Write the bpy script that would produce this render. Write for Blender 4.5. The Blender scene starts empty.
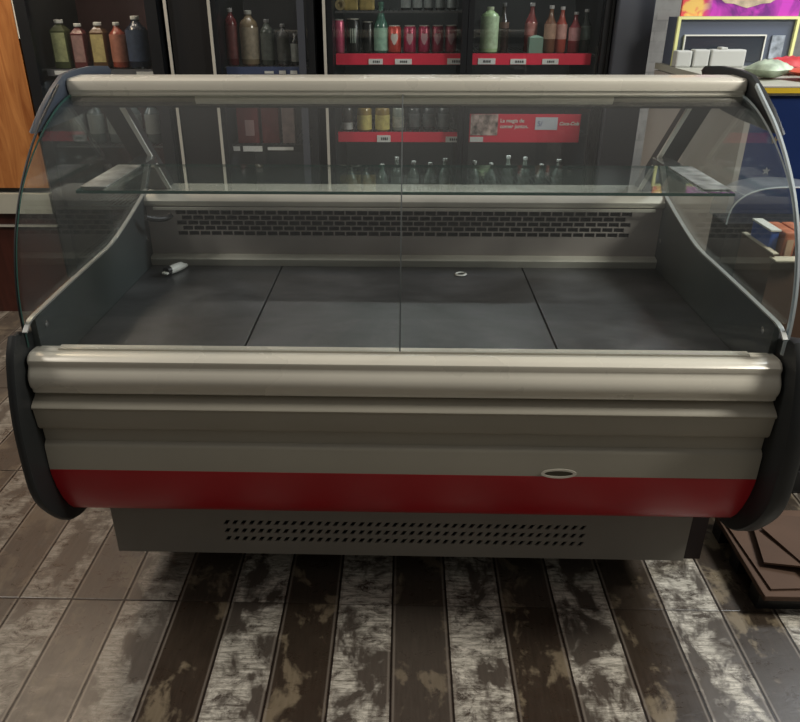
import bpy, bmesh, math, random
from mathutils import Vector, Matrix
random.seed(7)
S = bpy.context.scene
COL = S.collection
# ------------------------------------------------------------------ camera
cam_d = bpy.data.cameras.new('camera'); cam = bpy.data.objects.new('camera', cam_d); COL.objects.link(cam)
PITCH, YAW, ROLL = 0.45998, 0.028457, -0.002254
cp, sp, cy, sy = math.cos(PITCH), math.sin(PITCH), math.cos(YAW), math.sin(YAW)
fwd = Vector((-sy*cp, cy*cp, -sp)); rt = Vector((cy, sy, 0)); up = rt.cross(fwd)
r2 = rt*math.cos(ROLL) + up*math.sin(ROLL); u2 = -rt*math.sin(ROLL) + up*math.cos(ROLL)
M4 = Matrix((r2, u2, -fwd)).transposed().to_4x4(); M4.translation = Vector((0.00503, 0, 1.45))
cam.matrix_world = M4
cam_d.sensor_fit = 'HORIZONTAL'; cam_d.sensor_width = 36; cam_d.lens = 36*729.6/800
cam_d.shift_x = 16.45/800
cam_d.clip_start = 0.02
S.camera = cam
# ------------------------------------------------------------------ world, light, exposure
S.view_settings.view_transform = 'Standard'; S.view_settings.look = 'None'
S.view_settings.gamma = 1; S.view_settings.use_curve_mapping = False
S.view_settings.exposure = 0.0
W = bpy.data.worlds.new('world'); S.world = W; W.use_nodes = True
_t = W.node_tree; _bg = _t.nodes['Background']; _bg.inputs[0].default_value = (1.0, 0.95, 0.87, 1)
_tc = _t.nodes.new('ShaderNodeTexCoord'); _sx = _t.nodes.new('ShaderNodeSeparateXYZ'); _mr = _t.nodes.new('ShaderNodeMapRange')
_t.links.new(_tc.outputs['Generated'], _sx.inputs[0]); _t.links.new(_sx.outputs[2], _mr.inputs[0]); _mr.interpolation_type = 'SMOOTHSTEP'
_mr.inputs[1].default_value = 0.2; _mr.inputs[2].default_value = 1.0; _mr.inputs[3].default_value = 0.060; _mr.inputs[4].default_value = 0.30   # dim room, paler ceiling overhead
_t.links.new(_mr.outputs[0], _bg.inputs[1])
def area(name, loc, target, size, power, color, sy_=None):
    d = bpy.data.lights.new(name, 'AREA'); d.energy = power; d.color = color
    d.shape = 'RECTANGLE'; d.size = size; d.size_y = sy_ or size
    o = bpy.data.objects.new(name, d); COL.objects.link(o); o.location = loc
    o.rotation_euler = (Vector(target)-Vector(loc)).to_track_quat('-Z', 'Y').to_euler()
    return o
area('ceiling_lamp_right', (2.6, 1.15, 2.62), (.5, 1.2, .4), 0.5, 62, (1, .96, .86), 0.7)
area('ceiling_lamp_left', (-2.0, 2.9, 2.6), (-1.85, 3.5, 0.9), 0.4, 20, (1, .78, .55))
area('ceiling_lamp_door', (-2.5, 1.5, 2.6), (-.6, 1.4, .3), 0.4, 24, (1, .93, .84), 0.6)
area('ceiling_lamp_counter', (2.5, 2.6, 2.6), (1.4, 2.9, 1.1), 0.5, 40, (.92, .97, 1))

# ------------------------------------------------------------------ materials
def mat(name, col, rough=.5, metal=0., spec=.5, noise=0., nscale=8., bump=0., emis=None, estr=0., coat=0., rvar=0.):
    m = bpy.data.materials.new(name); m.use_nodes = True
    nt = m.node_tree; b = nt.nodes['Principled BSDF']
    b.inputs['Base Color'].default_value = (*col, 1); b.inputs['Roughness'].default_value = rough
    b.inputs['Metallic'].default_value = metal; b.inputs['Specular IOR Level'].default_value = spec
    b.inputs['Coat Weight'].default_value = coat
    if emis: b.inputs['Emission Color'].default_value = (*emis, 1); b.inputs['Emission Strength'].default_value = estr
    tc = nt.nodes.new('ShaderNodeTexCoord'); n = nt.nodes.new('ShaderNodeTexNoise')
    n.inputs['Scale'].default_value = nscale; n.inputs['Detail'].default_value = 6
    nt.links.new(tc.outputs['Object'], n.inputs['Vector'])
    if noise:
        mx = nt.nodes.new('ShaderNodeMix'); mx.data_type = 'RGBA'; mx.blend_type = 'MULTIPLY'
        rp = nt.nodes.new('ShaderNodeMapRange'); rp.inputs[1].default_value = .3; rp.inputs[2].default_value = .7
        rp.inputs[3].default_value = 1-noise; rp.inputs[4].default_value = 1+noise*.3
        nt.links.new(n.outputs['Fac'], rp.inputs[0])
        mx.inputs[0].default_value = 1; mx.inputs[6].default_value = (*col, 1)
        nt.links.new(rp.outputs[0], mx.inputs[7]); nt.links.new(mx.outputs[2], b.inputs['Base Color'])
    if rvar:
        rp = nt.nodes.new('ShaderNodeMapRange'); rp.inputs[1].default_value = .3; rp.inputs[2].default_value = .7
        rp.inputs[3].default_value = rough-rvar; rp.inputs[4].default_value = rough+rvar
        nt.links.new(n.outputs['Fac'], rp.inputs[0]); nt.links.new(rp.outputs[0], b.inputs['Roughness'])
    if bump:
        bp = nt.nodes.new('ShaderNodeBump'); bp.inputs['Strength'].default_value = bump; bp.inputs['Distance'].default_value = .01
        nt.links.new(n.outputs['Fac'], bp.inputs['Height']); nt.links.new(bp.outputs[0], b.inputs['Normal'])
    return m
def glass(name, tint=(.93, .97, .95), haze=.03, ior=1.5, hazecol=(.7, .78, .74), rough=.02):
    m = bpy.data.materials.new(name); m.use_nodes = True; nt = m.node_tree; nt.nodes.clear()
    o = nt.nodes.new('ShaderNodeOutputMaterial'); t = nt.nodes.new('ShaderNodeBsdfTransparent'); t.inputs[0].default_value = (*tint, 1)
    g = nt.nodes.new('ShaderNodeBsdfGlossy'); g.inputs['Roughness'].default_value = rough
    f = nt.nodes.new('ShaderNodeFresnel'); ge = nt.nodes.new('ShaderNodeNewGeometry'); ri = nt.nodes.new('ShaderNodeMapRange'); ri.inputs[3].default_value = ior; ri.inputs[4].default_value = 1/ior
    nt.links.new(ge.outputs['Backfacing'], ri.inputs[0]); nt.links.new(ri.outputs[0], f.inputs[0])   # same reflectance from both faces of the pane
    d = nt.nodes.new('ShaderNodeBsdfDiffuse'); d.inputs[0].default_value = (*hazecol, 1)
    tc = nt.nodes.new('ShaderNodeTexCoord'); n = nt.nodes.new('ShaderNodeTexNoise'); n.inputs['Scale'].default_value = 5; n.inputs['Detail'].default_value = 8
    nt.links.new(tc.outputs['Object'], n.inputs['Vector'])
    r = nt.nodes.new('ShaderNodeMapRange'); r.inputs[1].default_value = .3; r.inputs[2].default_value = .75
    r.inputs[3].default_value = haze*.5; r.inputs[4].default_value = haze*1.5
    nt.links.new(n.outputs['Fac'], r.inputs[0])
    m1 = nt.nodes.new('ShaderNodeMixShader'); m2 = nt.nodes.new('ShaderNodeMixShader')
    nt.links.new(f.outputs[0], m1.inputs[0]); nt.links.new(t.outputs[0], m1.inputs[1]); nt.links.new(g.outputs[0], m1.inputs[2])
    nt.links.new(r.outputs[0], m2.inputs[0]); nt.links.new(m1.outputs[0], m2.inputs[1]); nt.links.new(d.outputs[0], m2.inputs[2])
    nt.links.new(m2.outputs[0], o.inputs[0]); return m

class NT:
    """small node-graph builder"""
    def __init__(s, name):
        s.m = bpy.data.materials.new(name); s.m.use_nodes = True; s.t = s.m.node_tree; s.b = s.t.nodes['Principled BSDF']
    def n(s, kind, **k):
        x = s.t.nodes.new(kind)
        for a, v in k.items(): setattr(x, a, v)
        return x
    def put(s, sock, v):
        if isinstance(v, bpy.types.NodeSocket): s.t.links.new(v, sock)
        else: sock.default_value = v
    def math(s, op, a, b=0., c=None):
        x = s.n('ShaderNodeMath', operation=op); s.put(x.inputs[0], a); s.put(x.inputs[1], b)
        if c is not None: s.put(x.inputs[2], c)
        return x.outputs[0]
    def mix(s, f, a, b):
        x = s.n('ShaderNodeMix', data_type='RGBA'); s.put(x.inputs[0], f)
        s.put(x.inputs[6], (*a, 1) if isinstance(a, tuple) else a); s.put(x.inputs[7], (*b, 1) if isinstance(b, tuple) else b)
        return x.outputs[2]
    def rng(s, v, a, b, c=0., d=1.):
        x = s.n('ShaderNodeMapRange'); s.put(x.inputs[0], v)
        for i, q in enumerate((a, b, c, d)): x.inputs[i+1].default_value = q
        return x.outputs[0]
    def noise(s, vec, scale, detail=5, rough=.55, dist=0.):
        x = s.n('ShaderNodeTexNoise'); s.t.links.new(vec, x.inputs['Vector']); x.inputs['Scale'].default_value = scale
        x.inputs['Detail'].default_value = detail; x.inputs['Roughness'].default_value = rough; x.inputs['Distortion'].default_value = dist
        return x.outputs['Fac']
    def vec(s, x, y, z=0.):
        c = s.n('ShaderNodeCombineXYZ')
        for i, q in enumerate((x, y, z)): s.put(c.inputs[i], q)
        return c.outputs[0]

def floor_mat():
    g = NT('wood_print_tile'); tc = g.n('ShaderNodeTexCoord'); sx = g.n('ShaderNodeSeparateXYZ'); g.t.links.new(tc.outputs['Object'], sx.inputs[0])
    X, Y = sx.outputs[0], sx.outputs[1]
    PW, TL = .1444, .589
    u = g.math('DIVIDE', g.math('ADD', X, .0142), PW)
    idx = g.math('FLOOR', u); fr = g.math('FRACT', u)
    tcol = g.math('FLOOR', g.math('DIVIDE', g.math('ADD', X, .0142), PW*4))
    v = g.math('DIVIDE', g.math('SUBTRACT', Y, 1.458), TL)
    row = g.math('FLOOR', v); vf = g.math('FRACT', v)
    rnd = g.n('ShaderNodeTexWhiteNoise', noise_dimensions='3D'); g.t.links.new(g.vec(idx, row, 3.), rnd.inputs['Vector'])
    rv = rnd.outputs['Value']
    par = g.math('FLOORED_MODULO', idx, 2.)                 # 1 = pale distressed board
    # stretched noises, offset per plank
    off = g.math('MULTIPLY', idx, 7.3)
    offr = g.math('MULTIPLY', row, 3.7)
    pv = g.vec(g.math('ADD', g.math('MULTIPLY', X, 1.6), off), g.math('ADD', Y, offr), off)
    big = g.noise(pv, 7, 4, .6, .4)
    med = g.noise(g.vec(g.math('ADD', g.math('MULTIPLY', X, 1.1), off), g.math('MULTIPLY', g.math('ADD', Y, offr), 1.6), off), 17, 10, .78, .5)
    grain = g.noise(g.vec(g.math('MULTIPLY', X, 9.), g.math('ADD', Y, off), 0.), 14, 6, .6)
    scrat = g.noise(g.vec(g.math('ADD', g.math('MULTIPLY', X, .7), off), g.math('MULTIPLY', Y, 5.), off), 26, 7, .8)
    dark = g.mix(grain, (.022, .016, .011), (.066, .048, .034))
    beige = g.mix(grain, (.15, .12, .075), (.25, .20, .14))
    white = g.mix(g.rng(scrat, .35, .58), (.13, .12, .09), (.70, .66, .58))
    grey = g.mix(grain, (.095, .082, .070), (.165, .145, .125))
    worn = g.rng(med, .40, .53)
    pale = g.mix(worn, g.mix(.6, dark, grey), white)
    pale = g.mix(g.rng(big, .42, .52), g.mix(.5, dark, grey), pale)
    brown = g.mix(g.rng(g.math('ADD', big, g.math('MULTIPLY', med, .25)), .66, .74), dark, beige)
    brown = g.mix(g.math('MULTIPLY', g.rng(rv, .2, .8), .35), brown, grey)
    far = g.math('MULTIPLY', g.rng(tcol, -1.5, -1.4, 1., 0.), .6)     # the tiles left of the long joint are a greyer, plainer print
    pale = g.mix(far, pale, grey); brown = g.mix(far, brown, grey)
    col = g.mix(par, brown, pale)
    # seams between boards: light chamfer with a fine dark line, cross joints
    dx = g.math('MINIMUM', fr, g.math('SUBTRACT', 1., fr))
    seam = g.rng(dx, .012, .022, 1., 0.)
    lightseam = g.rng(g.math('ABSOLUTE', g.math('SUBTRACT', dx, .045)), .0, .028, .55, 0.)
    col = g.mix(lightseam, col, (.30, .26, .22))
    dy = g.math('MULTIPLY', g.math('MINIMUM', vf, g.math('SUBTRACT', 1., vf)), TL/PW)
    cross = g.math('MULTIPLY', g.rng(dy, .012, .026, 1., 0.), g.rng(tcol, -1.5, -1.4, 1., .35))
    jt = g.math('MAXIMUM', seam, cross)
    col = g.mix(jt, col, (.018, .013, .01))
    g.t.links.new(col, g.b.inputs['Base Color'])
    g.t.links.new(g.rng(med, .3, .7, .22, .42), g.b.inputs['Roughness'])
    bp = g.n('ShaderNodeBump'); bp.inputs['Strength'].default_value = .35; bp.inputs['Distance'].default_value = .004
    h = g.math('SUBTRACT', g.math('MULTIPLY', med, .4), jt); g.t.links.new(h, bp.inputs['Height']); g.t.links.new(bp.outputs[0], g.b.inputs['Normal'])
    return g.m

def wood_mat(name, a, b, rough=.35):
    g = NT(name); tc = g.n('ShaderNodeTexCoord'); mp = g.n('ShaderNodeMapping'); g.t.links.new(tc.outputs['Object'], mp.inputs[0]); mp.inputs['Scale'].default_value = (9, 9, 1.2)
    n1 = g.noise(mp.outputs[0], 2.2, 6, .6, 1.2); g.t.links.new(g.mix(g.rng(n1, .3, .7), a, b), g.b.inputs['Base Color'])
    g.b.inputs['Roughness'].default_value = rough; return g.m

def deck_mat():
    g = NT('worn_steel_plate'); tc = g.n('ShaderNodeTexCoord'); mp = g.n('ShaderNodeMapping'); g.t.links.new(tc.outputs['Object'], mp.inputs[0]); mp.inputs['Scale'].default_value = (1, 1.6, 1)
    n1 = g.noise(mp.outputs[0], 2.6, 6, .6, .3); n2 = g.noise(mp.outputs[0], 26, 6, .7)
    g.t.links.new(g.mix(g.rng(n1, .3, .7), (.12, .12, .125), (.28, .28, .295)), g.b.inputs['Base Color'])
    g.b.inputs['Metallic'].default_value = .75
    g.t.links.new(g.math('ADD', g.rng(n1, .3, .7, .30, .46), g.rng(n2, .3, .7, -.04, .05)), g.b.inputs['Roughness']); return g.m

def stone_mat():
    g = NT('pale_stone_cladding'); tc = g.n('ShaderNodeTexCoord'); sx = g.n('ShaderNodeSeparateXYZ'); g.t.links.new(tc.outputs['Object'], sx.inputs[0])
    br = g.n('ShaderNodeTexBrick'); g.t.links.new(g.vec(sx.outputs[0], sx.outputs[2], 0.), br.inputs['Vector']); br.inputs['Scale'].default_value = 5
    br.inputs['Color1'].default_value = (.30, .28, .26, 1); br.inputs['Color2'].default_value = (.2, .19, .18, 1); br.inputs['Mortar'].default_value = (.19, .18, .17, 1)
    n = g.noise(tc.outputs['Object'], 12, 6); g.t.links.new(g.mix(g.rng(n, .35, .6, 0., .9), br.outputs[0], (.3, .29, .27)), g.b.inputs['Base Color'])
    g.b.inputs['Roughness'].default_value = .85; return g.m

M = {}
M['floor'] = floor_mat(); M['deck'] = deck_mat(); M['stone'] = stone_mat()
M['wall'] = mat('painted_wall', (.16, .155, .15), .8, noise=.2, nscale=2)
M['ceil'] = mat('ceiling_paint', (.35, .34, .33), .85)
M['cream'] = mat('satin_cream_rail', (.78, .74, .64), .28, .05, noise=.08, nscale=3, rvar=.06)
M['panel'] = mat('cream_grey_paint', (.43, .40, .33), .42, noise=.10, nscale=2.5, rvar=.08)
M['red'] = mat('red_enamel', (.52, .012, .022), .36, noise=.12, nscale=2)
M['kick'] = mat('grey_paint', (.26, .245, .215), .5, noise=.1, nscale=4)
M['cap'] = mat('slate_plastic_shaded', (.016, .018, .019), .5, noise=.15, nscale=3, bump=.04, rvar=.08)  # same plastic as the inner liner, with its shade painted in
M['inner'] = mat('slate_plastic_lit', (.055, .066, .067), .4, noise=.25, nscale=3, rvar=.08)  # end panel plastic again, with the light on it painted in
M['rim'] = mat('lit_rim_grey', (.36, .37, .36), .35, .3)
M['alu'] = mat('brushed_aluminium', (.66, .64, .57), .36, .35, noise=.15, nscale=6)
M['chrome'] = mat('bright_steel', (.75, .77, .77), .18, .95, noise=.3, nscale=30, bump=.3)
M['clip'] = mat('dull_steel_clip', (.62, .64, .63), .45, .6, noise=.6, nscale=22, bump=.8)
M['darkmetal'] = mat('dark_grey_metal', (.045, .048, .05), .42, .3, noise=.2)
M['grille'] = mat('grey_grille', (.40, .36, .34), .45, .1, noise=.2, nscale=5)
M['black'] = mat('black_void', (.004, .004, .004), .9, spec=.1)
M['fridge'] = mat('black_fridge_coat', (.012, .013, .015), .35, noise=.2)
M['fridge_in'] = mat('dark_fridge_liner', (.05, .05, .052), .6, noise=.3, nscale=3)
M['maroon_in'] = mat('maroon_fridge_liner', (.06, .018, .018), .6, noise=.3, nscale=3)
M['slategrey'] = mat('slate_side_panel', (.055, .060, .075), .5, noise=.15, nscale=2)
M['glass'] = glass('clear_glass', (.985,.99,.985), haze=.003)
M['sideglass'] = glass('side_glass', (.95, .975, .965), haze=.014, hazecol=(.5, .58, .56))
M['shelfglass'] = glass('green_shelf_glass', (.93, .975, .96), haze=.03, hazecol=(.45, .6, .56))
M['glassedge'] = mat('green_glass_edge', (.03, .09, .075), .15)
M['lightedge'] = mat('pale_glass_edge', (.62, .70, .74), .2, .3)
M['fglass'] = glass('fridge_door_glass', (.97, .98, .98), haze=.006)
M['strip'] = mat('red_price_strip', (.72, .03, .07), .45)
M['tag'] = mat('white_price_tag', (.72, .72, .70), .6)
M['ink'] = mat('dark_ink', (.07, .07, .08), .6)
M['wire'] = mat('grey_wire_shelf', (.12, .12, .12), .4, .5)
M['wood'] = wood_mat('varnished_orange_wood', (.32, .11, .032), (.60, .27, .09), .3)
M['redwood'] = wood_mat('dark_red_wood', (.035, .009, .006), (.07, .018, .012), .4)
M['ledge'] = mat('pale_grey_ledge', (.42, .42, .36), .5, noise=.1)
M['blue'] = mat('deep_blue_laminate', (.008, .028, .13), .35, noise=.25, nscale=2)
M['greyside'] = mat('grey_laminate', (.46, .43, .40), .6, noise=.12, nscale=3)
M['yellow'] = mat('yellow_edge_band', (.70, .48, .03), .4, noise=.1)
M['yframe'] = mat('pale_yellow_frame', (.80, .80, .36), .4)
M['screen'] = mat('dark_screen', (.035, .042, .055), .22)
M['bluegrey'] = mat('blue_grey_panel', (.10, .12, .17), .4)
M['white'] = mat('white_plastic', (.75, .75, .70), .4)
M['tray'] = mat('pale_grey_tray', (.50, .51, .49), .5)
M['cardboard'] = mat('brown_cardboard', (.10, .055, .034), .8, noise=.25, nscale=5)
M['cardin'] = mat('pale_cardboard_edge', (.52, .47, .36), .8)
M['clearplastic'] = glass('clear_plastic_hood', (.88, .9, .94), haze=.14, hazecol=(.5, .55, .6), rough=.35)
M['black_plastic'] = mat('black_plastic', (.012, .012, .013), .4)

# ------------------------------------------------------------------ builders
def empty(name, loc, label, cat, group=None):
    o = bpy.data.objects.new(name, None); COL.objects.link(o); o.location = loc; o.empty_display_size = .05
    o['label'] = label; o['category'] = cat
    if group: o['group'] = group
    return o
def root_loc(o):
    v = Vector(o.location)
    while o.parent: o = o.parent; v += Vector(o.location)
    return v
def link(name, bm, m, parent=None, smooth=False, label=None, local=False):
    me = bpy.data.meshes.new(name)
    bmesh.ops.recalc_face_normals(bm, faces=bm.faces); bm.to_mesh(me); bm.free()
    for q in (m if isinstance(m, (list, tuple)) else [m]): me.materials.append(q)
    o = bpy.data.objects.new(name, me); COL.objects.link(o)
    if parent:
        o.parent = parent
        if not local: me.transform(Matrix.Translation(-root_loc(parent)))
    if smooth:
        for p in me.polygons: p.use_smooth = True
        try: me.set_sharp_from_angle(angle=math.radians(38))
        except Exception: pass
    if label: o['label'] = label
    return o
def top(o, label, cat, group=None):
    """place a top-level mesh's origin at its base and tag it"""
    me = o.data; xs = [v.co for v in me.vertices]
    c = Vector(((min(v.x for v in xs)+max(v.x for v in xs))/2, (min(v.y for v in xs)+max(v.y for v in xs))/2, min(v.z for v in xs)))
    me.transform(Matrix.Translation(-c)); o.location = c; o['label'] = label; o['category'] = cat
    if group: o['group'] = group
    return o
def structure(o): o['kind'] = 'structure'; return o
def bevel(bm, w, seg=2):
    bmesh.ops.bevel(bm, geom=list(bm.edges), offset=w, segments=seg, affect='EDGES', clamp_overlap=True, profile=.6)
def box(bm, x0, x1, y0, y1, z0, z1, bev=0):
    b = bmesh.new(); bmesh.ops.create_cube(b, size=1)
    for v in b.verts: v.co = Vector(((x0+x1)/2+v.co.x*(x1-x0), (y0+y1)/2+v.co.y*(y1-y0), (z0+z1)/2+v.co.z*(z1-z0)))
    if bev: bevel(b, bev)
    me = bpy.data.meshes.new('t'); b.to_mesh(me); b.free(); bm.from_mesh(me); bpy.data.meshes.remove(me)
    return bm
def B(*a, **k): return box(bmesh.new(), *a, **k)
def prism_x(bm, prof, x0, x1):
    """closed (y,z) outline extruded along x"""
    A = [bm.verts.new((x0, y, z)) for y, z in prof]; C = [bm.verts.new((x1, y, z)) for y, z in prof]
    n = len(prof)
    for i in range(n): bm.faces.new((A[i], A[(i+1) % n], C[(i+1) % n], C[i]))
    bm.faces.new(A); bm.faces.new(C[::-1]); return bm
def sheet_x(bm, path, x0, x1, t):
    """open (y,z) path given thickness t (offset along its normal), extruded along x"""
    P = [Vector((y, z)) for y, z in path]; out = []
    for i, p in enumerate(P):
        d = (P[min(i+1, len(P)-1)]-P[max(i-1, 0)]).normalized(); nrm = Vector((-d.y, d.x)); out.append(p+nrm*t)
    return prism_x(bm, [tuple(p) for p in P]+[tuple(p) for p in out[::-1]], x0, x1)
def spline(pts, n=6):
    out = []
    for i in range(len(pts)-1):
        p0 = pts[max(i-1, 0)]; p1 = pts[i]; p2 = pts[i+1]; p3 = pts[min(i+2, len(pts)-1)]
        for k in range(n):
            t = k/n
            out.append(tuple(.5*((2*b)+(-a+c)*t+(2*a-5*b+4*c-d)*t*t+(-a+3*b-3*c+d)*t**3) for a, b, c, d in zip(p0, p1, p2, p3)))
    out.append(tuple(pts[-1])); return out
def tube(bm, pts, r, seg=10):
    pts = [Vector(p) for p in pts]; rings = []
    for i, p in enumerate(pts):
        d = (pts[min(i+1, len(pts)-1)]-pts[max(i-1, 0)]).normalized()
        a = d.cross(Vector((0, 0, 1))); a = a.normalized() if a.length > .01 else Vector((1, 0, 0)); b = d.cross(a)
        rr = r[i] if isinstance(r, (list, tuple)) else r
        rings.append([bm.verts.new(p+(a*math.cos(2*math.pi*k/seg)+b*math.sin(2*math.pi*k/seg))*rr) for k in range(seg)])
    for A, C in zip(rings, rings[1:]):
        for k in range(seg): bm.faces.new((A[k], A[(k+1) % seg], C[(k+1) % seg], C[k]))
    bm.faces.new(rings[0][::-1]); bm.faces.new(rings[-1]); return bm
def lathe(bm, prof, c=(0, 0, 0), seg=20):
    """prof: list of (radius, z) from bottom to top"""
    rings = [[bm.verts.new((c[0]+r*math.cos(2*math.pi*k/seg), c[1]+r*math.sin(2*math.pi*k/seg), c[2]+z)) for k in range(seg)] for r, z in prof]
    for A, C in zip(rings, rings[1:]):
        for k in range(seg): bm.faces.new((A[k], A[(k+1) % seg], C[(k+1) % seg], C[k]))
    bm.faces.new(rings[0][::-1]); bm.faces.new(rings[-1]); return bm
def holed_sheet(bm, x0, x1, z0, z1, y, nx, nz, hw, hh, slant=0., stagger=0., depth=.004, mx=0., mz=0.):
    """sheet in the xz plane with a grid of real slanted slots; solid margins mx, mz"""
    gx0, gx1, gz0, gz1 = x0+mx, x1-mx, z0+mz, z1-mz
    cw, ch = (gx1-gx0)/nx, (gz1-gz0)/nz
    def quad(a): bm.faces.new([bm.verts.new(p) for p in a])
    for j in range(nz):
        s = stagger*cw*(j % 2)
        za, zb = gz0+j*ch, gz0+(j+1)*ch; zc = (za+zb)/2
        quad([(gx0-.001 if False else gx0, y, za), (gx0+s, y, za), (gx0+s, y, zb), (gx0, y, zb)]) if s > 0 else None
        for i in range(nx):
            xa = gx0+i*cw+s; xb = xa+cw
            if xb > gx1+1e-6:
                quad([(xa, y, za), (gx1, y, za), (gx1, y, zb), (xa, y, zb)]); continue
            xc = (xa+xb)/2
            o = [(xa, za), (xb, za), (xb, zb), (xa, zb)]
            h = [(xc-hw/2+slant, zc-hh/2), (xc+hw/2+slant, zc-hh/2), (xc+hw/2-slant, zc+hh/2), (xc-hw/2-slant, zc+hh/2)]
            O = [bm.verts.new((a, y, b)) for a, b in o]; Hh = [bm.verts.new((a, y, b)) for a, b in h]; Hb = [bm.verts.new((a, y+depth, b)) for a, b in h]
            for k in range(4):
                bm.faces.new((O[k], O[(k+1) % 4], Hh[(k+1) % 4], Hh[k])); bm.faces.new((Hh[k], Hh[(k+1) % 4], Hb[(k+1) % 4], Hb[k]))
    if mx:
        quad([(x0, y, z0), (gx0, y, z0), (gx0, y, z1), (x0, y, z1)]); quad([(gx1, y, z0), (x1, y, z0), (x1, y, z1), (gx1, y, z1)])
    if mz:
        quad([(gx0, y, z0), (gx1, y, z0), (gx1, y, gz0), (gx0, y, gz0)]); quad([(gx0, y, gz1), (gx1, y, gz1), (gx1, y, z1), (gx0, y, z1)])
    return bm
def text(name, s, size, loc, m, parent, rot=(math.pi/2, 0, 0), shear=0, bold=0, align='LEFT'):
    c = bpy.data.curves.new(name, 'FONT'); c.body = s; c.size = size; c.shear = shear; c.offset = bold; c.extrude = .0004; c.align_x = align
    t = bpy.data.objects.new(name, c); COL.objects.link(t); bpy.context.view_layer.update()
    me = bpy.data.meshes.new_from_object(t.evaluated_get(bpy.context.evaluated_depsgraph_get()))
    bpy.data.objects.remove(t); me.name = name; me.materials.clear(); me.materials.append(m)
    from mathutils import Euler
    me.transform(Matrix.Translation(Vector(loc)-root_loc(parent)) @ Euler(rot).to_matrix().to_4x4())
    o = bpy.data.objects.new(name, me); COL.objects.link(o); o.parent = parent; return o

# ------------------------------------------------------------------ the room
structure(link('floor', B(-3.2, 3.2, -2.6, 4.3, -.08, 0), M['floor']))
structure(link('wall_back', B(-3.2, 3.2, 4.2, 4.3, 0, 2.8), M['stone']))
structure(link('wall_left', B(-3.3, -3.2, -2.6, 4.3, 0, 2.8), M['wall']))
structure(link('wall_right', B(3.2, 3.3, -2.6, 4.3, 0, 2.8), M['wall']))

# ------------------------------------------------------------------ the display counter
D = empty('display_counter', (0, 1.8, 0), 'empty refrigerated display counter with curved glass, cream front and red band', 'display counter')
rail = [(1.435, .690), (1.435, .768), (1.402, .7705), (1.389, .7700), (1.378, .767), (1.371, .761), (1.370, .755), (1.3715, .750), (1.3705, .745), (1.366, .738), (1.3605, .729), (1.358, .720), (1.358, .711), (1.361, .702), (1.3655, .696), (1.366, .688), (1.376, .681), (1.40, .680)]
def capped(profile, xa, xb, back):
    """extrusion whose ends curl back: three slices, the outermost pulled in"""
    bm = bmesh.new(); xs = [(xa, .007), (xa+.003, .002), (xa+.008, 0), (xb-.008, 0), (xb-.003, .002), (xb, .007)]
    rings = [[bm.verts.new((x, min(y+d, back) if y < back else y, z)) for y, z in profile] for x, d in xs]
    n = len(profile)
    for A, C in zip(rings, rings[1:]):
        for i in range(n): bm.faces.new((A[i], A[(i+1) % n], C[(i+1) % n], C[i]))
    bm.faces.new(rings[0]); bm.faces.new(rings[-1][::-1]); return bm
r_ = link('front_rail', capped(rail, -.798, .798, 1.43), M['cream'], D, True, 'cream rounded bumper rail along the front edge')
link('glass_channel', B(-.742, .742, 1.409, 1.430, .766, .7745, bev=.002), M['cream'], D)
fp = [(1.44, .690), (1.385, .6785), (1.378, .672), (1.363, .664), (1.3555, .659), (1.3535, .6555), (1.3545, .652), (1.3585, .648), (1.362, .604), (1.368, .596), (1.379, .592), (1.380, .558), (1.372, .553), (1.369, .545), (1.368, .486), (1.44, .486)]
link('front_panel', prism_x(bmesh.new(), fp, -.80, .80), M['panel'], D, True, 'stepped cream-grey front panel')
redp = [(1.44, .4855), (1.3675, .4855), (1.369, .470), (1.378, .430), (1.392, .390), (1.410, .355), (1.430, .330), (1.455, .312), (1.50, .304), (1.50, .33)]
link('red_band', prism_x(bmesh.new(), redp, -.80, .80), M['red'], D, True, 'red band along the bottom of the front')
bd = bmesh.new(); N = 28
def oval(bm, cx, cz, a, b, y, n=28): return [bm.verts.new((cx+a*math.cos(2*math.pi*k/n), y, cz+b*math.sin(2*math.pi*k/n))) for k in range(n)]
E0, E1, E2, E3 = oval(bd, .359, .4955, .040, .0125, 1.367), oval(bd, .359, .4955, .040, .0125, 1.3645), oval(bd, .359, .4955, .032, .0075, 1.3645), oval(bd, .359, .4955, .032, .0075, 1.3665)
for P, Q in ((E0, E1), (E1, E2), (E2, E3)):
    for k in range(N): bd.faces.new((P[k], P[(k+1) % N], Q[(k+1) % N], Q[k]))
bdo = link('oval_badge', bd, M['cream'], D, True, 'small oval badge with pale rim')
bi = bmesh.new(); bi.faces.new(oval(bi, .359, .4955, .033, .008, 1.3662)); link('badge_plate', bi, mat('badge_olive', (.07, .06, .035), .4), bdo)
# body tub below and behind the front
link('lower_body', B(-.79, .79, 1.50, 2.34, .285, .66), M['kick'], D)
link('rear_body', B(-.79, .79, 2.24, 2.34, .66, .885), M['kick'], D)
link('front_core', B(-.79, .79, 1.445, 1.50, .32, .69), M['kick'], D)
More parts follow.
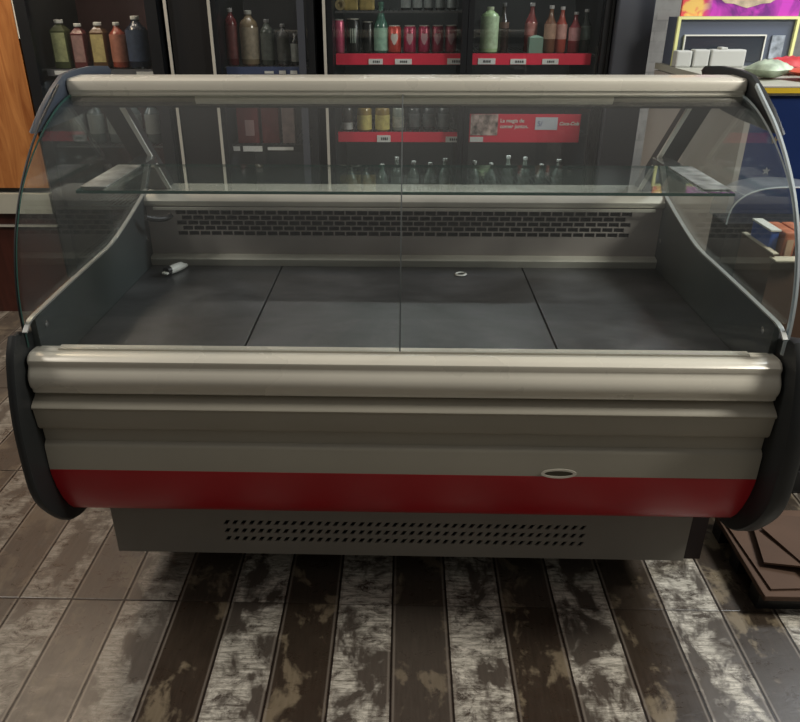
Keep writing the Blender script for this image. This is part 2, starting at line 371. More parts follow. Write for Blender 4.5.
# kick panel with three rows of slanted slots
kb = bmesh.new()
holed_sheet(kb, -.463, .49, .152, .232, 1.52, 43, 3, .0105, .0135, slant=-.0045, stagger=0.)
for x0, x1, z0, z1 in ((-.755, -.463, .115, .284), (.49, .755, .115, .284), (-.463, .49, .115, .152), (-.463, .49, .232, .284)):
    kb.faces.new([kb.verts.new(p) for p in ((x0, 1.52, z0), (x1, 1.52, z0), (x1, 1.52, z1), (x0, 1.52, z1))])
kk = link('kick_panel', kb, M['kick'], D, label='grey kick panel with slanted vent slots')
link('kick_backing', B(-.755, .755, 1.526, 1.56, .118, .283), M['black'], D)
link('base_frame', B(-.75, .75, 1.56, 2.25, .115, .284), M['kick'], D)
for sx in (-1, 1):
    for yy in (1.78, 2.18):
        link('foot', lathe(bmesh.new(), [(.028, 0), (.028, .012), (.014, .018), (.014, .116)], (sx*.68, yy, 0), 16), M['black_plastic'], D)
# end caps (side walls of slate plastic)
out = [(1.370, .822), (1.345, .790), (1.327, .745), (1.312, .690), (1.303, .640), (1.299, .590), (1.298, .540), (1.299, .480), (1.312, .430), (1.338, .385), (1.375, .338), (1.42, .300), (1.48, .276), (1.56, .268)]
tail = [(2.32, .268), (2.38, .30), (2.40, .60), (2.385, .80), (2.345, .885)]
topl = [(2.325, .915), (2.275, .928), (2.232, .924), (2.13, .899), (2.03, .876), (1.90, .853), (1.75, .848), (1.60, .844), (1.48, .840), (1.415, .836), (1.385, .820)]
capprof = spline([(a, b) for a, b in out], 3)+spline([(2.32, .268), (2.38, .30), (2.40, .55), (2.385, .68), (2.34, .72)], 3)+spline([(2.30, .735), (1.80, .765), (1.50, .79), (1.41, .815), (1.39, .822)], 3)
def rounded_slab(prof, xs):
    """outline swept through x stations, each (x, inset) pulls the outline inwards -> rounded rims"""
    bm = bmesh.new(); P = [Vector(p) for p in prof]; n = len(P); nr = []
    area2 = sum(P[i].x*P[(i+1) % n].y-P[(i+1) % n].x*P[i].y for i in range(n)); s = 1 if area2 > 0 else -1
    for i in range(n):
        d = (P[(i+1) % n]-P[i-1]); d = d.normalized() if d.length > 1e-9 else Vector((1, 0)); nr.append(Vector((-d.y, d.x))*s)
    rings = [[bm.verts.new((x, P[i].x+nr[i].x*ins, P[i].y+nr[i].y*ins)) for i in range(n)] for x, ins in xs]
    for A, C in zip(rings, rings[1:]):
        for i in range(n): bm.faces.new((A[i], A[(i+1) % n], C[(i+1) % n], C[i]))
    bm.faces.new(rings[0]); bm.faces.new(rings[-1][::-1]); return bm
for sx, wout in ((-1, .826), (1, .848)):
    st = [(sx*.802, .010), (sx*.804, .003), (sx*.809, 0), (sx*(wout-.012), 0), (sx*(wout-.004), .004), (sx*wout, .014)]
    e = link('end_panel', rounded_slab(capprof, st), M['cap'], D, True, 'slate grey plastic end panel')
    # inner liner of the well, up to the sloping top
    inn = [(1.43, .69), (2.235, .69)]+[(y, z-.004) for y, z in reversed(spline(topl, 3)) if y < 2.235]
    inn = [(1.43, .69), (2.25, .69), (2.25, .905)]+[(y, z-.003) for y, z in spline(topl, 3) if y < 2.24 and y > 1.44]+[(1.43, .832)]
    link('inner_side_panel', prism_x(bmesh.new(), inn, sx*.788, sx*.8015), M['inner'], D, True)
    # lit plastic rim under the side glass, painted as a pale strip
    tp = [(y, z) for y, z in spline(topl, 3) if y < 2.24]
    sbm = bmesh.new(); sheet_x(sbm, tp, *(sorted((sx*.786, sx*.7962))), -.004)
    link('glass_seat', sbm, M['rim'], D, True, 'pale strip along the lit rim under the side glass')
    for (yy, zz) in ((1.405, .800), (2.17, .79)):
        link('screw_cap', lathe(bmesh.new(), [(.008, 0), (.008, .003), (.004, .0045)], (0, 0, 0), 14), M['chrome'], D)
        q = bpy.data.objects[-1] if False else None
    # place the two screw caps just made
    caps = [o for o in D.children if o.name.startswith('screw_cap')][-2:]
    for o, (yy, zz) in zip(caps, ((1.47, .806), (2.17, .79))):
        o.data.transform(Matrix.Translation(root_loc(D)))
        o.rotation_euler = (0, -sx*math.pi/2, 0); o.location = Vector((sx*.788, yy, zz))-root_loc(D)
# deck plates
for x0, x1 in ((-.787, -.3772), (-.3728, .3728), (.3772, .787)):
    link('deck_plate', B(x0, x1, 1.436, 2.205, .686, .700, bev=.0015), M['deck'], D, label='dark worn steel deck plate')
link('deck_support', B(-.79, .79, 1.44, 2.24, .66, .684), M['black'], D)
# back of the well
link('back_trim', prism_x(bmesh.new(), [(2.178, .700), (2.172, .722), (2.178, .728), (2.20, .732), (2.22, .70)], -.787, .787), M['alu'], D, True, 'aluminium angle at foot of the back panel')
gb = bmesh.new()
holed_sheet(gb, -.700, .700, .790, .872, 2.200, 40, 5, .0312, .0134, stagger=.5, depth=.006)
for x0, x1, z0, z1 in ((-.787, -.700, .728, .888), (.700, .787, .728, .888), (-.700, .700, .728, .790), (-.700, .700, .872, .888)):
    gb.faces.new([gb.verts.new(p) for p in ((x0, 2.2, z0), (x1, 2.2, z0), (x1, 2.2, z1), (x0, 2.2, z1))])
link('back_grille', gb, M['grille'], D, label='grey back panel with staggered air slots')
link('grille_backing', B(-.787, .787, 2.2065, 2.238, .728, .886), M['black'], D)
link('back_ledge', prism_x(bmesh.new(), [(2.190, .886), (2.186, .892), (2.186, .902), (2.194, .912), (2.21, .920), (2.335, .922), (2.335, .886)], -.787, .787), M['alu'], D, True, 'aluminium ledge on top of the back panel')
link('ledge_lip', B(-.76, .76, 2.180, 2.1862, .876, .884), M['alu'], D)
# canopy
can = [(1.840, 1.2425), (1.835, 1.247), (1.835, 1.254), (1.832, 1.257), (1.832, 1.270), (1.836, 1.278), (1.846, 1.282), (1.925, 1.284), (1.940, 1.276), (1.940, 1.252), (1.935, 1.2425)]
c = link('canopy_rail', capped(can, -.806, .806, 2.3), M['cream'], D, True, 'cream top rail above the curved glass')
link('lamp_housing', prism_x(bmesh.new(), [(1.848, 1.2445), (1.845, 1.236), (1.852, 1.224), (1.96, 1.222), (1.97, 1.2445)], -.502, .502), M['cream'], D, True, 'lamp housing under the top rail')
link('canopy_underside', B(-.79, .79, 1.875, 2.02, 1.212, 1.243), M['darkmetal'], D)
for sx in (-1, 1):
    hp = [(1.834, 1.2915), (1.90, 1.297), (2.02, 1.297), (2.125, 1.289), (2.145, 1.277), (2.13, 1.262), (2.04, 1.225), (1.97, 1.197), (1.86, 1.191), (1.640, 1.187), (1.700, 1.232), (1.765, 1.264)]
    link('canopy_end_cap', rounded_slab(hp, [(sx*.8065, .003), (sx*.808, 0), (sx*.818, 0), (sx*.821, .004)]), mat('slate_end_cap', (.05, .062, .085) if sx < 0 else (.018, .019, .021), .4), D, True,  # light on the left cap painted in as bluish grey
         'plastic cap closing the end of the top rail')
    s = link('strut', prism_x(bmesh.new(), [(1.925, 1.245), (1.985, 1.245), (2.335, .93), (2.325, .905), (2.275, .905)], *sorted((sx*.735, sx*.785))), M['darkmetal'], D, False, 'dark slanting rear post')
    link('strut_trim', prism_x(bmesh.new(), [(1.928, 1.235), (1.936, 1.235), (2.276, .915), (2.268, .915)], *sorted((sx*.722, sx*.7345))), M['white'], s, label='bright edge strip')  # chrome strip in plain white, its reflected brightness painted in
# curved front panes, two with a seam in the middle
gc = spline([(1.850, 1.2435), (1.800, 1.236), (1.735, 1.217), (1.655, 1.182), (1.580, 1.138), (1.515, 1.085), (1.462, 1.015), (1.430, .950), (1.412, .890), (1.405, .835), (1.404, .780)], 5)
for x0, x1 in ((-.7995, -.0015), (.0015, .7995)):
    bm = bmesh.new(); sheet_x(bm, gc, x0, x1, -.006)
    bm.normal_update()
    o = link('front_glass', bm, [M['glass'], M['lightedge'], M['glassedge']], D, True, 'curved clear front pane')
    for p in o.data.polygons:
        if abs(p.normal.x) > .9: p.material_index = 1 if p.center.x > .5 else 2  # reflected light painted into the right edge, the others stay dark
        elif p.area < .006: p.material_index = 0
jb = bmesh.new(); sheet_x(jb, gc, -.0014, .0014, -.0065); link('pane_joint', jb, mat('grey_silicone', (.10, .11, .11), .4), D, True, 'thin joint between the two front panes')
tc_ = spline([(1.790, 1.270), (1.745, 1.246), (1.655, 1.198), (1.580, 1.145), (1.515, 1.085), (1.462, 1.015), (1.430, .950), (1.412, .890), (1.405, .835), (1.404, .780)], 5)
# side panes
for sx in (-1, 1):
    pr = list(gc)+[(1.404, .832)]+[(y, z+.001) for y, z in reversed([q for q in spline(topl, 3) if 1.42 < q[0] < 2.235])]+[(2.235, .92), (2.0, 1.22), (1.97, 1.24)]
    pr = [(y+.007, z) for y, z in gc if z > .84]+[(y, z+.003) for y, z in reversed([q for q in spline(topl, 3) if 1.42 < q[0] < 2.235])]+[(2.02, 1.23)]
    bm = prism_x(bmesh.new(), pr, *sorted((sx*.7965, sx*.8012)))
    o = link('side_glass', bm, [M['sideglass'], M['lightedge']], D, False, 'flat side pane')
# edge strip along the front pane; the right one painted bright with reflected light
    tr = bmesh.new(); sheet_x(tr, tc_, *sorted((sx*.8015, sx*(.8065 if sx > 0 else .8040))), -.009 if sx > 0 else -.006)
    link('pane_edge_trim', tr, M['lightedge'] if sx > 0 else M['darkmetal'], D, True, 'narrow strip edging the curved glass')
# glass shelf with its brackets
sh = link('glass_shelf', B(-.752, .752, 1.662, 1.965, 1.050, 1.057), [M['shelfglass'], M['glassedge']], D, label='greenish glass shelf')
for p in sh.data.polygons:
    if abs(p.normal.z) < .5: p.material_index = 1
for sx in (-1, 1):
    bk = bmesh.new(); prism_x(bk, [(1.69, 1.049), (1.69, 1.044), (1.93, 1.030), (2.12, 1.030), (2.12, 1.049)], *sorted((sx*.705, sx*.755)))
    link('shelf_bracket', bk, M['chrome'], D, False, 'bright steel bracket under the shelf end')
    cl = bmesh.new(); box(cl, *sorted((sx*.690, sx*.752)), 1.69, 1.94, 1.0575, 1.0605, bev=.001); link('shelf_clip', cl, M['clip'], D)
hk = tube(bmesh.new(), spline([(-.757, 2.10, .875), (-.74, 2.12, .865), (-.715, 2.15, .858), (-.700, 2.165, .866)], 5), .009); link('drain_hook', hk, M['black_plastic'], D, True, 'short black hose end at the left of the well')

# white plug left on the deck
P = empty('power_plug', (-.695, 2.11, .7005), 'small white plug with dark pins lying at left of the empty steel deck', 'plug')
pb = tube(bmesh.new(), [(-.010, -.020, .013), (.0, -.004, .014), (.014, .026, .013), (.018, .034, .010), (.024, .046, .008)], [.0125, .0135, .0125, .009, .006], 14)
link('plug_body', pb, M['white'], P, True, local=True)
for k in (-1, 0, 1):
    link('pin', tube(bmesh.new(), [(-.010+k*.007, -.020-k*.003, .013), (-.020+k*.007, -.040-k*.003, .009)], .0034, 8), M['white'], P, True, local=True)
link('plug_collar', tube(bmesh.new(), [(-.0165, -.031, .0135), (-.0095, -.0175, .0135)], .0134, 14), M['black_plastic'], P, True, local=True)
rg = bmesh.new(); A = []
for k in range(20):
    a = 2*math.pi*k/20; A.append([rg.verts.new((.18+(.0145+.0045*math.cos(b))*math.cos(a), 2.106+(.0145+.0045*math.cos(b))*math.sin(a), .7035+.003*math.sin(b))) for b in (0, math.pi/2, math.pi, 3*math.pi/2)])
for k in range(20):
    for j in range(4): rg.faces.new((A[k][j], A[(k+1) % 20][j], A[(k+1) % 20][(j+1) % 4], A[k][(j+1) % 4]))
top(link('plastic_ring', rg, M['white'], None, True), 'tiny white plastic ring lying near the back of the steel deck', 'ring')

# ------------------------------------------------------------------ drinks
ORD = ['first', 'second', 'third', 'fourth', 'fifth', 'sixth', 'seventh', 'eighth', 'ninth', 'tenth', 'eleventh', 'twelfth', 'thirteenth']
def bottle(name, x, y, z, h, r, body, label, cat, group, neck=.35, lab=None, labz=(.15, .6), cap=(.5, .5, .5), rough=.25, square=False, boxy=False):
    t = empty(name, (x, y, z), label, cat, group)
    nb = 1-neck
    bm = bmesh.new()
    if square:
        pr = [(r*.98, 0), (r, h*.02), (r, h*nb), (r*.6, h*(nb+.08)), (r*.35, h*(nb+.12)), (r*.33, h*.93)]; sg = 4
    else:
        pr = [(r*.85, 0), (r, h*.03), (r, h*nb*.9), (r*.86, h*nb), (r*.55, h*(nb+neck*.25)), (r*.36, h*(nb+neck*.5)), (r*.33, h*.93)]; sg = 18
    lathe(bm, pr, (0, 0, 0), sg)
    if square: bm.transform(Matrix.Rotation(math.pi/4, 4, 'Z'))
    key = 'liq%.2f%.2f%.2f%.2f' % (*body, rough)
    m = M.get(key) or mat('bottle_colour', body, rough, coat=.5); M[key] = m
    link('bottle_body', bm, m, t, not square, local=True)
    k2 = 'capc%.2f%.2f%.2f' % cap; mc = M.get(k2) or mat('cap_colour', cap, .35); M[k2] = mc
    link('cap', lathe(bmesh.new(), [(r*.38, h*.93), (r*.40, h*.94), (r*.40, h*.995), (r*.34, h)], (0, 0, 0), 14), mc, t, True, local=True)
    if lab:
        k3 = 'lab%.2f%.2f%.2f' % lab; ml = M.get(k3) or mat('label_colour', lab, .5, noise=.35, nscale=45); M[k3] = ml
        if square: link('paper_label', B(-r*.62, r*.62, -r*.735, -r*.71, h*labz[0], h*labz[1]), ml, t, local=True)
        else: link('paper_label', lathe(bmesh.new(), [(r*1.012, h*labz[0]), (r*1.012, h*labz[1])], (0, 0, 0), 18), ml, t, True, local=True)
    return t
def can(x, y, z, h, r, body, label, group, mark=None, slim=False):
    t = empty('drink_can', (x, y, z), label, 'can', group)
    k = 'can%.2f%.2f%.2f' % body; m = M.get(k) or mat('can_colour', body, .3, .25, noise=.25, nscale=60); M[k] = m
    link('can_body', lathe(bmesh.new(), [(r*.8, 0), (r, h*.05), (r, h*.90), (r*.82, h*.965)], (0, 0, 0), 20), m, t, True, local=True)
    link('can_lid', lathe(bmesh.new(), [(r*.83, h*.965), (r*.85, h), (r*.78, h), (r*.76, h*.975)], (0, 0, 0), 20), M['alu'], t, True, local=True)
    if mark:
        km = 'mk%.2f%.2f%.2f' % mark; mm = M.get(km) or mat('can_mark', mark, .4); M[km] = mm
        b = bmesh.new()
        if mark[1] > .3 and body[0] < .05:        # three slanting strokes on the black can
            for q in (-.3, 0, .3):
                vs = [(q*r-.0018, -.0005, h*.3), (q*r+.0018, -.0005, h*.3), (q*r+.003, -.0005, h*.72), (q*r-.003, -.0005, h*.72)]
                f = [b.verts.new((vx, -math.sqrt(max(r*r-vx*vx, 0))-.0008, vz)) for vx, _, vz in vs]; b.faces.new(f)
        else:
            pts = [(math.cos(a)*r*.55, h*.55+math.sin(a)*h*.2*(1+.3*math.sin(3*a))) for a in [2*math.pi*k/16 for k in range(16)]]
            vv = [b.verts.new((px, -math.sqrt(max(r*r-px*px, 0))-.0012, pz)) for px, pz in pts]; vh = [b.verts.new((px*.5, -math.sqrt(r*r-px*px*.25)-.0012, h*.55+(pz-h*.55)*.5)) for px, pz in pts]; cc = b.verts.new((0, -r-.0012, h*.55))
            for k in range(16): b.faces.new((vv[k], vv[(k+1) % 16], vh[(k+1) % 16], vh[k])); b.faces.new((vh[k], vh[(k+1) % 16], cc))
        link('printed_mark', b, mm, t, local=True)
    return t

def wshelf(F, x0, x1, z):
    b = bmesh.new(); n = int((x1-x0)/.022)
    for k in range(n+1):
        x = x0+.004+(x1-x0-.008)*k/n; box(b, x-.0016, x+.0016, 3.478, 3.985, z-.0035, z)
    for y in (3.475, 3.62, 3.80, 3.98): box(b, x0, x1, y, y+.006, z-.010, z-.0035)
    return link('shelf', b, M['wire'], F)
def fridge(name, x0, x1, label, doors, shelves, liner, ztop=2.0, y0=3.40, depth=.62, handle=M['alu'], frame=.035, sidestrip=None):
    F = empty(name, ((x0+x1)/2, y0+depth/2, 0), label, 'drinks fridge')
    bm = bmesh.new(); t = .03; y1 = y0+depth
    box(bm, x0, x0+t, y0+.045, y1, 0.05, ztop); box(bm, x1-t, x1, y0+.045, y1, .05, ztop)
    box(bm, x0+t, x1-t, y0+.045, y1, .05, .22); box(bm, x0+t, x1-t, y0+.045, y1, ztop-.15, ztop)
    link('cabinet_shell', bm, M['fridge'], F)
    link('back_liner', B(x0+t, x1-t, y1-.03, y1-.005, .22, ztop-.15), liner, F)
    link('plinth', B(x0+.02, x1-.02, y0+.07, y1-.02, 0, .05), M['black_plastic'], F)
    for z in shelves:
        wshelf(F, x0+t, x1-t, z)
    n = len(doors)
    for (a, b) in doors:
        fr = bmesh.new(); z0, z1 = .12, ztop-.03
        box(fr, a, a+frame, y0, y0+.04, z0, z1); box(fr, b-frame, b, y0, y0+.04, z0, z1)
        box(fr, a+frame, b-frame, y0, y0+.04, z0, z0+.06); box(fr, a+frame, b-frame, y0, y0+.04, z1-.06, z1)
        d = link('door_leaf', fr, M['fridge'], F)
        link('door_pane', B(a+frame, b-frame, y0+.015, y0+.022, z0+.06, z1-.06), M['fglass'], d)
    if sidestrip:
        for xs, w, m in sidestrip: link('edge_strip', B(xs-w/2, xs+w/2, y0-.006, y0-.0005, .1, ztop), m, F)
    return F
def lamp_in(x, z, p, color, y=3.52, w=.4):
    p *= 1.9
    o = area('fridge_lamp', (x, y, z), (x, y+.08, 0), .05, p, color); o.data.size = w; return o

YS = 3.475   # front edge of shelves
ZA, ZB, ZC, ZD = 1.236, .900, .60, 1.408
# middle/right fridge with the red price strips: two doors
F3 = fridge('drinks_fridge', -.335, .865, 'double-door black drinks fridge with red price strips on its shelves', [(-.330, .268), (.270, .862)],
            [.30, ZC, ZB, ZA], M['fridge_in'], sidestrip=[(-.352+.012, .012, M['alu']), (.868, .01, M['darkmetal'])], frame=.024)
wshelf(F3, -.30, .262, ZD); wshelf(F3, .275, .83, 1.487)
link('divider', B(.262, .275, 3.447, 3.98, .22, 1.85), M['fridge'], F3)
def strip(F, x0, x1, z0, z1, tags, m=M['strip'], y=YS-.006):
    s = link('price_strip', B(x0, x1, y-.004, y, z0, z1), m, F)
    for (tx, w, dz, h) in tags:
        tg = link('price_tag', B(tx-w/2, tx+w/2, y-.008, y-.0045, z0+dz, z0+dz+h), M['tag'], s)
    return s
strip(F3, -.300, .255, 1.192, 1.238, [(-.125, .062, .002, .022), (-.003, .074, .002, .022), (.225, .072, .002, .024)])
strip(F3, .285, .815, 1.192, 1.238, [(.362, .076, .002, .024), (.500, .068, .002, .022), (.640, .070, .002, .022)])
strip(F3, -.300, .255, .861, .905, [(-.090, .062, .0, .030), (.225, .062, .0, .025)])
# blurred print on the tags, part of each tag's own mesh
for o in [c for f in (F3,) for q in f.children if q.name.startswith('price_strip') for c in q.children]:
    v = [q.co.copy() for q in o.data.vertices]
    xa, xb = min(q.x for q in v), max(q.x for q in v); za, zb = min(q.z for q in v), max(q.z for q in v); yy = min(q.y for q in v)
    b = bmesh.new(); b.from_mesh(o.data); n0 = len(b.faces); xx = xa+(xb-xa)*.3
    while xx < xb-(xb-xa)*.25:
        w = random.uniform(.004, .008); box(b, xx, xx+w, yy-.0012, yy-.0002, za+(zb-za)*.3, za+(zb-za)*.7); xx += w+.003
    b.faces.ensure_lookup_table()
    for f in b.faces[n0:]: f.material_index = 1
    o.data.materials.append(M['ink']); b.to_mesh(o.data); b.free()
# promotional header on the right-hand lower shelf
SG = empty('shelf_sign', (.548, YS-.012, .856), 'red and white shelf sign with white lettering in the right fridge door', 'sign')
link('sign_board', B(.300, .800, YS-.016, YS-.010, .862, .985), M['strip'], SG)
pc = mat('collage_print', (.55, .42, .38), .5, noise=.9, nscale=35)
link('photo_print', B(.305, .428, YS-.0185, YS-.0163, .893, .985), pc, SG, label='small photo print at the left of the sign')
link('price_card', B(.597, .697, YS-.0185, YS-.0163, .918, .972), mat('pale_blue_card', (.62, .66, .74), .5), SG)
text('lettering', 'La magia de', .023, (.438, YS-.0170, .950), M['white'], SG, bold=.0004)
text('lettering', 'comer juntos.', .023, (.438, YS-.0170, .925), M['white'], SG, bold=.0004)
text('lettering', 'Coca-Cola', .0205, (.704, YS-.0170, .938), M['white'], SG, shear=.35, bold=.0008)
text('lettering', 'S/', .032, (.606, YS-.0192, .934), mat('blue_ink', (.1, .12, .3), .5), SG)
link('price_tag', B(.305, .365, YS-.0185, YS-.0163, .864, .886), M['tag'], SG)

G = 'drinks on the middle fridge shelf'
can(-.289, 3.54, ZA, .137, .024, (.55, .10, .18), 'slim pink can at the far left of the upper red-striped shelf', 'cans', None)
can(-.227, 3.54, ZA, .140, .032, (.012, .013, .012), 'black can with three pale claw-like strokes on upper shelf', 'cans', (.35, .42, .36))
can(-.163, 3.56, ZA, .128, .027, (.02, .022, .022), 'plain dark can between black striped can and green bottle', 'cans')
bottle('glass_bottle', -.104, 3.545, ZA, .205, .031, (.05, .13, .095), 'green glass bottle with pale label beside the red cans', 'bottle', None, neck=.4, lab=(.30, .50, .38), labz=(.05, .5), cap=(.05, .12, .09))
can(-.044, 3.545, ZA, .112, .029, (.50, .05, .035), 'red can with pale mark just right of the green bottle', 'cans', (.65, .6, .55))
for i, (x, d) in enumerate(((.024, 1), (.088, .95), (.148, .8), (.208, .6))):
    can(x, 3.545+.01*i, ZA, .112, .027, (.34*d, .02, .07*d), ['crimson can directly right of the red one with pale mark', 'crimson can in the middle of the right-hand row of cans', 'crimson can, second from the right end of its row', 'dim crimson can nearest the fridge divider'][i], 'cans', (.5*d, .3*d, .33*d))
# top shelf left door
for i, x in enumerate((.005, .055, .105, .155, .205)):
    bottle('drink_bottle', x, 3.55, ZD, .16, .021, (.02, .025, .03), 'small dark bottle on topmost shelf above the red cans, %s from left' % ORD[i], 'bottle', 'small dark bottles on top shelf', cap=(.4, .4, .4), lab=(.2, .22, .22), labz=(.06, .3))
for i, x in enumerate((-.235, -.165)):
    top(link('snack_packet', B(x-.033, x+.033, 3.52, 3.57, ZD, ZD+.10, bev=.008), mat('mustard_packet', (.32, .24, .08), .5, noise=.4, nscale=40), None),
        ['mustard packet on the top shelf beside the gold disc', 'mustard packet on the top shelf nearer the dark bottles'][i], 'packet')
lt = link('gold_disc', lathe(bmesh.new(), [(.022, 0), (.022, .012), (.011, .012), (.011, .002)], (0, 0, 0), 20), mat('dull_gold', (.38, .30, .16), .4, .6), None, True)
lt.rotation_euler = (math.pi/2, 0, 0); lt.location = (-.280, 3.515, ZD+.022); lt['label'] = 'round dull gold disc standing at left end of top shelf'; lt['category'] = 'disc'
# right door, upper shelf
bottle('drink_bottle', .375, 3.545, ZA, .185, .040, (.30, .42, .22), 'wide pale green bottle at left of the right fridge door', 'bottle', None, neck=.15, lab=(.40, .52, .33), labz=(.1, .8), cap=(.5, .55, .4))
bottle('drink_bottle', .436, 3.55, ZA, .20, .024, (.02, .012, .01), 'slender black bottle standing beside the pale green one', 'bottle', None, cap=(.15, .15, .15), lab=(.12, .07, .05), labz=(.5, .62))
bottle('drink_bottle', .565, 3.60, ZA, .20, .028, (.22, .05, .05), 'dark red bottle behind the squat pale green jar', 'bottle', None, lab=(.5, .2, .18), labz=(.35, .6), cap=(.6, .6, .6))
bottle('glass_jar', .578, 3.53, ZA, .068, .042, (.20, .30, .24), 'squat square pale green jar on the right door shelf', 'jar', None, neck=.06, cap=(.3, .38, .33), square=True)
for i, (x, y, c, l, tx) in enumerate(((.640, 3.54, (.16, .07, .04), (.45, .28, .2), 'brown bottle with orange-tan label right of the squat jar'), (.692, 3.56, (.38, .07, .05), (.62, .34, .30), 'bright red bottle with pinkish label near the right edge of the fridge'),
                             (.750, 3.545, (.22, .03, .035), (.6, .3, .3), 'dark red bottle with pink label, last but one on the right'), (.800, 3.57, (.03, .04, .035), (.2, .25, .22), 'dark green bottle at the far right end of upper shelf'))):
    bottle('drink_bottle', x, y, ZA, (.19, .185, .165, .175)[i], .026, c, tx, 'bottle', None, lab=l, labz=(.3, .62), cap=(.6, .6, .6))
for i, x in enumerate((.33, .40, .60, .68, .75)):
    bottle('drink_bottle', x, 3.55, 1.4875, .2, .026, (.10, .12, .09), 'bottle on highest shelf of the right fridge door, %s from left' % ORD[i], 'bottle', 'bottles on highest right shelf', lab=(.35, .36, .3), labz=(.02, .3))
# lower shelf (behind the display glass)
bottle('drink_bottle', -.262, 3.54, ZB, .155, .026, (.03, .025, .022), 'dark bottle with pale label at left of the lower red-striped shelf', 'bottle', None, lab=(.4, .4, .38), labz=(.05, .25))
for i, x in enumerate((-.182, -.098)):
    bottle('drink_bottle', x, 3.54, ZB, .16, .034, (.20, .13, .03), ['left one of two amber bottles with yellow labels, behind the counter glass', 'right one of two amber bottles with yellow labels, behind the counter glass'][i], 'bottle', 'amber bottles with yellow labels', lab=(.58, .50, .16), labz=(.05, .45), cap=(.4, .3, .1))
bottle('drink_bottle', -.025, 3.55, ZB, .16, .027, (.20, .22, .19), 'pale cloudy bottle beside the amber ones with yellow labels', 'bottle', None, lab=(.35, .36, .3), labz=(.1, .4))
for i, x in enumerate((.05, .12, .19)):
    bottle('drink_bottle', x, 3.57, ZB, .15, .028, (.035, .04, .042), 'dark bottle on lower red-striped shelf near divider, %s of three from left' % ORD[i], 'bottle', 'dark bottles by the divider', lab=(.10, .11, .11), labz=(.1, .5), cap=(.08, .08, .08))
for i, x in enumerate((-.25, -.18, -.10, -.03, .05, .13, .20, .34, .42, .50, .58, .66, .74)):
    bottle('drink_bottle', x, 3.55, ZC, .13+.07*random.random(), .027, (.07, .085, .075), 'clear greenish bottle low in the double-door fridge, %s from the left' % ORD[i], 'bottle', 'bottles on the lowest fridge shelf', lab=(.17, .19, .175), labz=(.2, .5), cap=(.25, .26, .25))
lamp_in(-.03, 1.80, .9, (.92, 1, .95)); lamp_in(.56, 1.80, .9, (.95, 1, .97))
lamp_in(-.03, 1.18, .28, (.92, 1, .95)); lamp_in(.56, 1.18, .22, (.95, 1, .97)); lamp_in(0, .86, .3, (.9, 1, .95)); lamp_in(.56, .84, .3, (.9, 1, .95))

# middle fridge
F2 = fridge('drinks_fridge', -.830, -.382, 'narrow black drinks fridge with grey shelves and blue strip, centre left', [(-.828, -.384)], [.30, .56, .845, 1.183], M['fridge_in'],
            sidestrip=[(-.826, .012, M['alu']), (-.440, .030, M['slategrey'])], frame=.03)
strip(F2, -.79, -.46, 1.150, 1.184, [(-.60, .04, .006, .01), (-.54, .03, .004, .014), (-.49, .03, .004, .014)], mat('dull_blue_strip', (.05, .07, .16), .5))
strip(F2, -.79, -.46, .815, .848, [(-.775, .03, .004, .02), (-.70, .09, .002, .024), (-.57, .12, .008, .014)], M['fridge'])
for x, h, r, bc, lc, tx, sq in ((-.775, .235, .028, (.10, .012, .015), (.16, .04, .04), 'dark red bottle at left in the narrow middle fridge', False), (-.695, .225, .042, (.20, .15, .09), (.36, .30, .22), 'wide beige-brown jar with pale lid in the narrow middle fridge', False),
                       (-.615, .19, .030, (.08, .09, .075), (.14, .15, .13), 'dim grey bottle in the middle of the narrow fridge', False), (-.545, .17, .028, (.06, .06, .06), (.10, .10, .09), 'dim bottle right of centre in the narrow fridge', False), (-.490, .13, .022, (.02, .02, .02), (.25, .26, .24), 'small black bottle with white mark at the right of the narrow fridge', False)):
    bottle('drink_bottle', x, 3.56, 1.1835, h, r, bc, tx, 'bottle', None, neck=.2, lab=lc, labz=(.12, .7), cap=(.5, .5, .46) if r > .04 else (.3, .3, .3))
for i, (x, w, c) in enumerate(((-.725, .10, (.16, .02, .025)), (-.620, .08, (.13, .02, .022)), (-.535, .06, (.26, .19, .18)))):
    pk = empty('drink_carton', (x, 3.55, .8455), ['maroon carton with a pale pink patch at left, behind the counter glass', 'plain maroon carton between the two marked ones, behind the counter glass', 'pale pinkish carton at right of the maroon ones'][i], 'carton')
    link('carton_body', B(x-w/2, x+w/2, 3.51, 3.59, .8455, 1.03, bev=.004), mat('carton_colour', c, .5, noise=.3, nscale=30), pk)
    if i == 0: link('printed_patch', B(x-.012, x+.03, 3.508, 3.5098, .88, .95), mat('patch_pink', (.42, .26, .26), .5), pk)
lamp_in(-.62, 1.80, .5, (1, .95, .88), w=.3); lamp_in(-.62, 1.12, .12, (1, .9, .9), w=.3); lamp_in(-.62, .80, .2, (.9, 1, .95), w=.3)

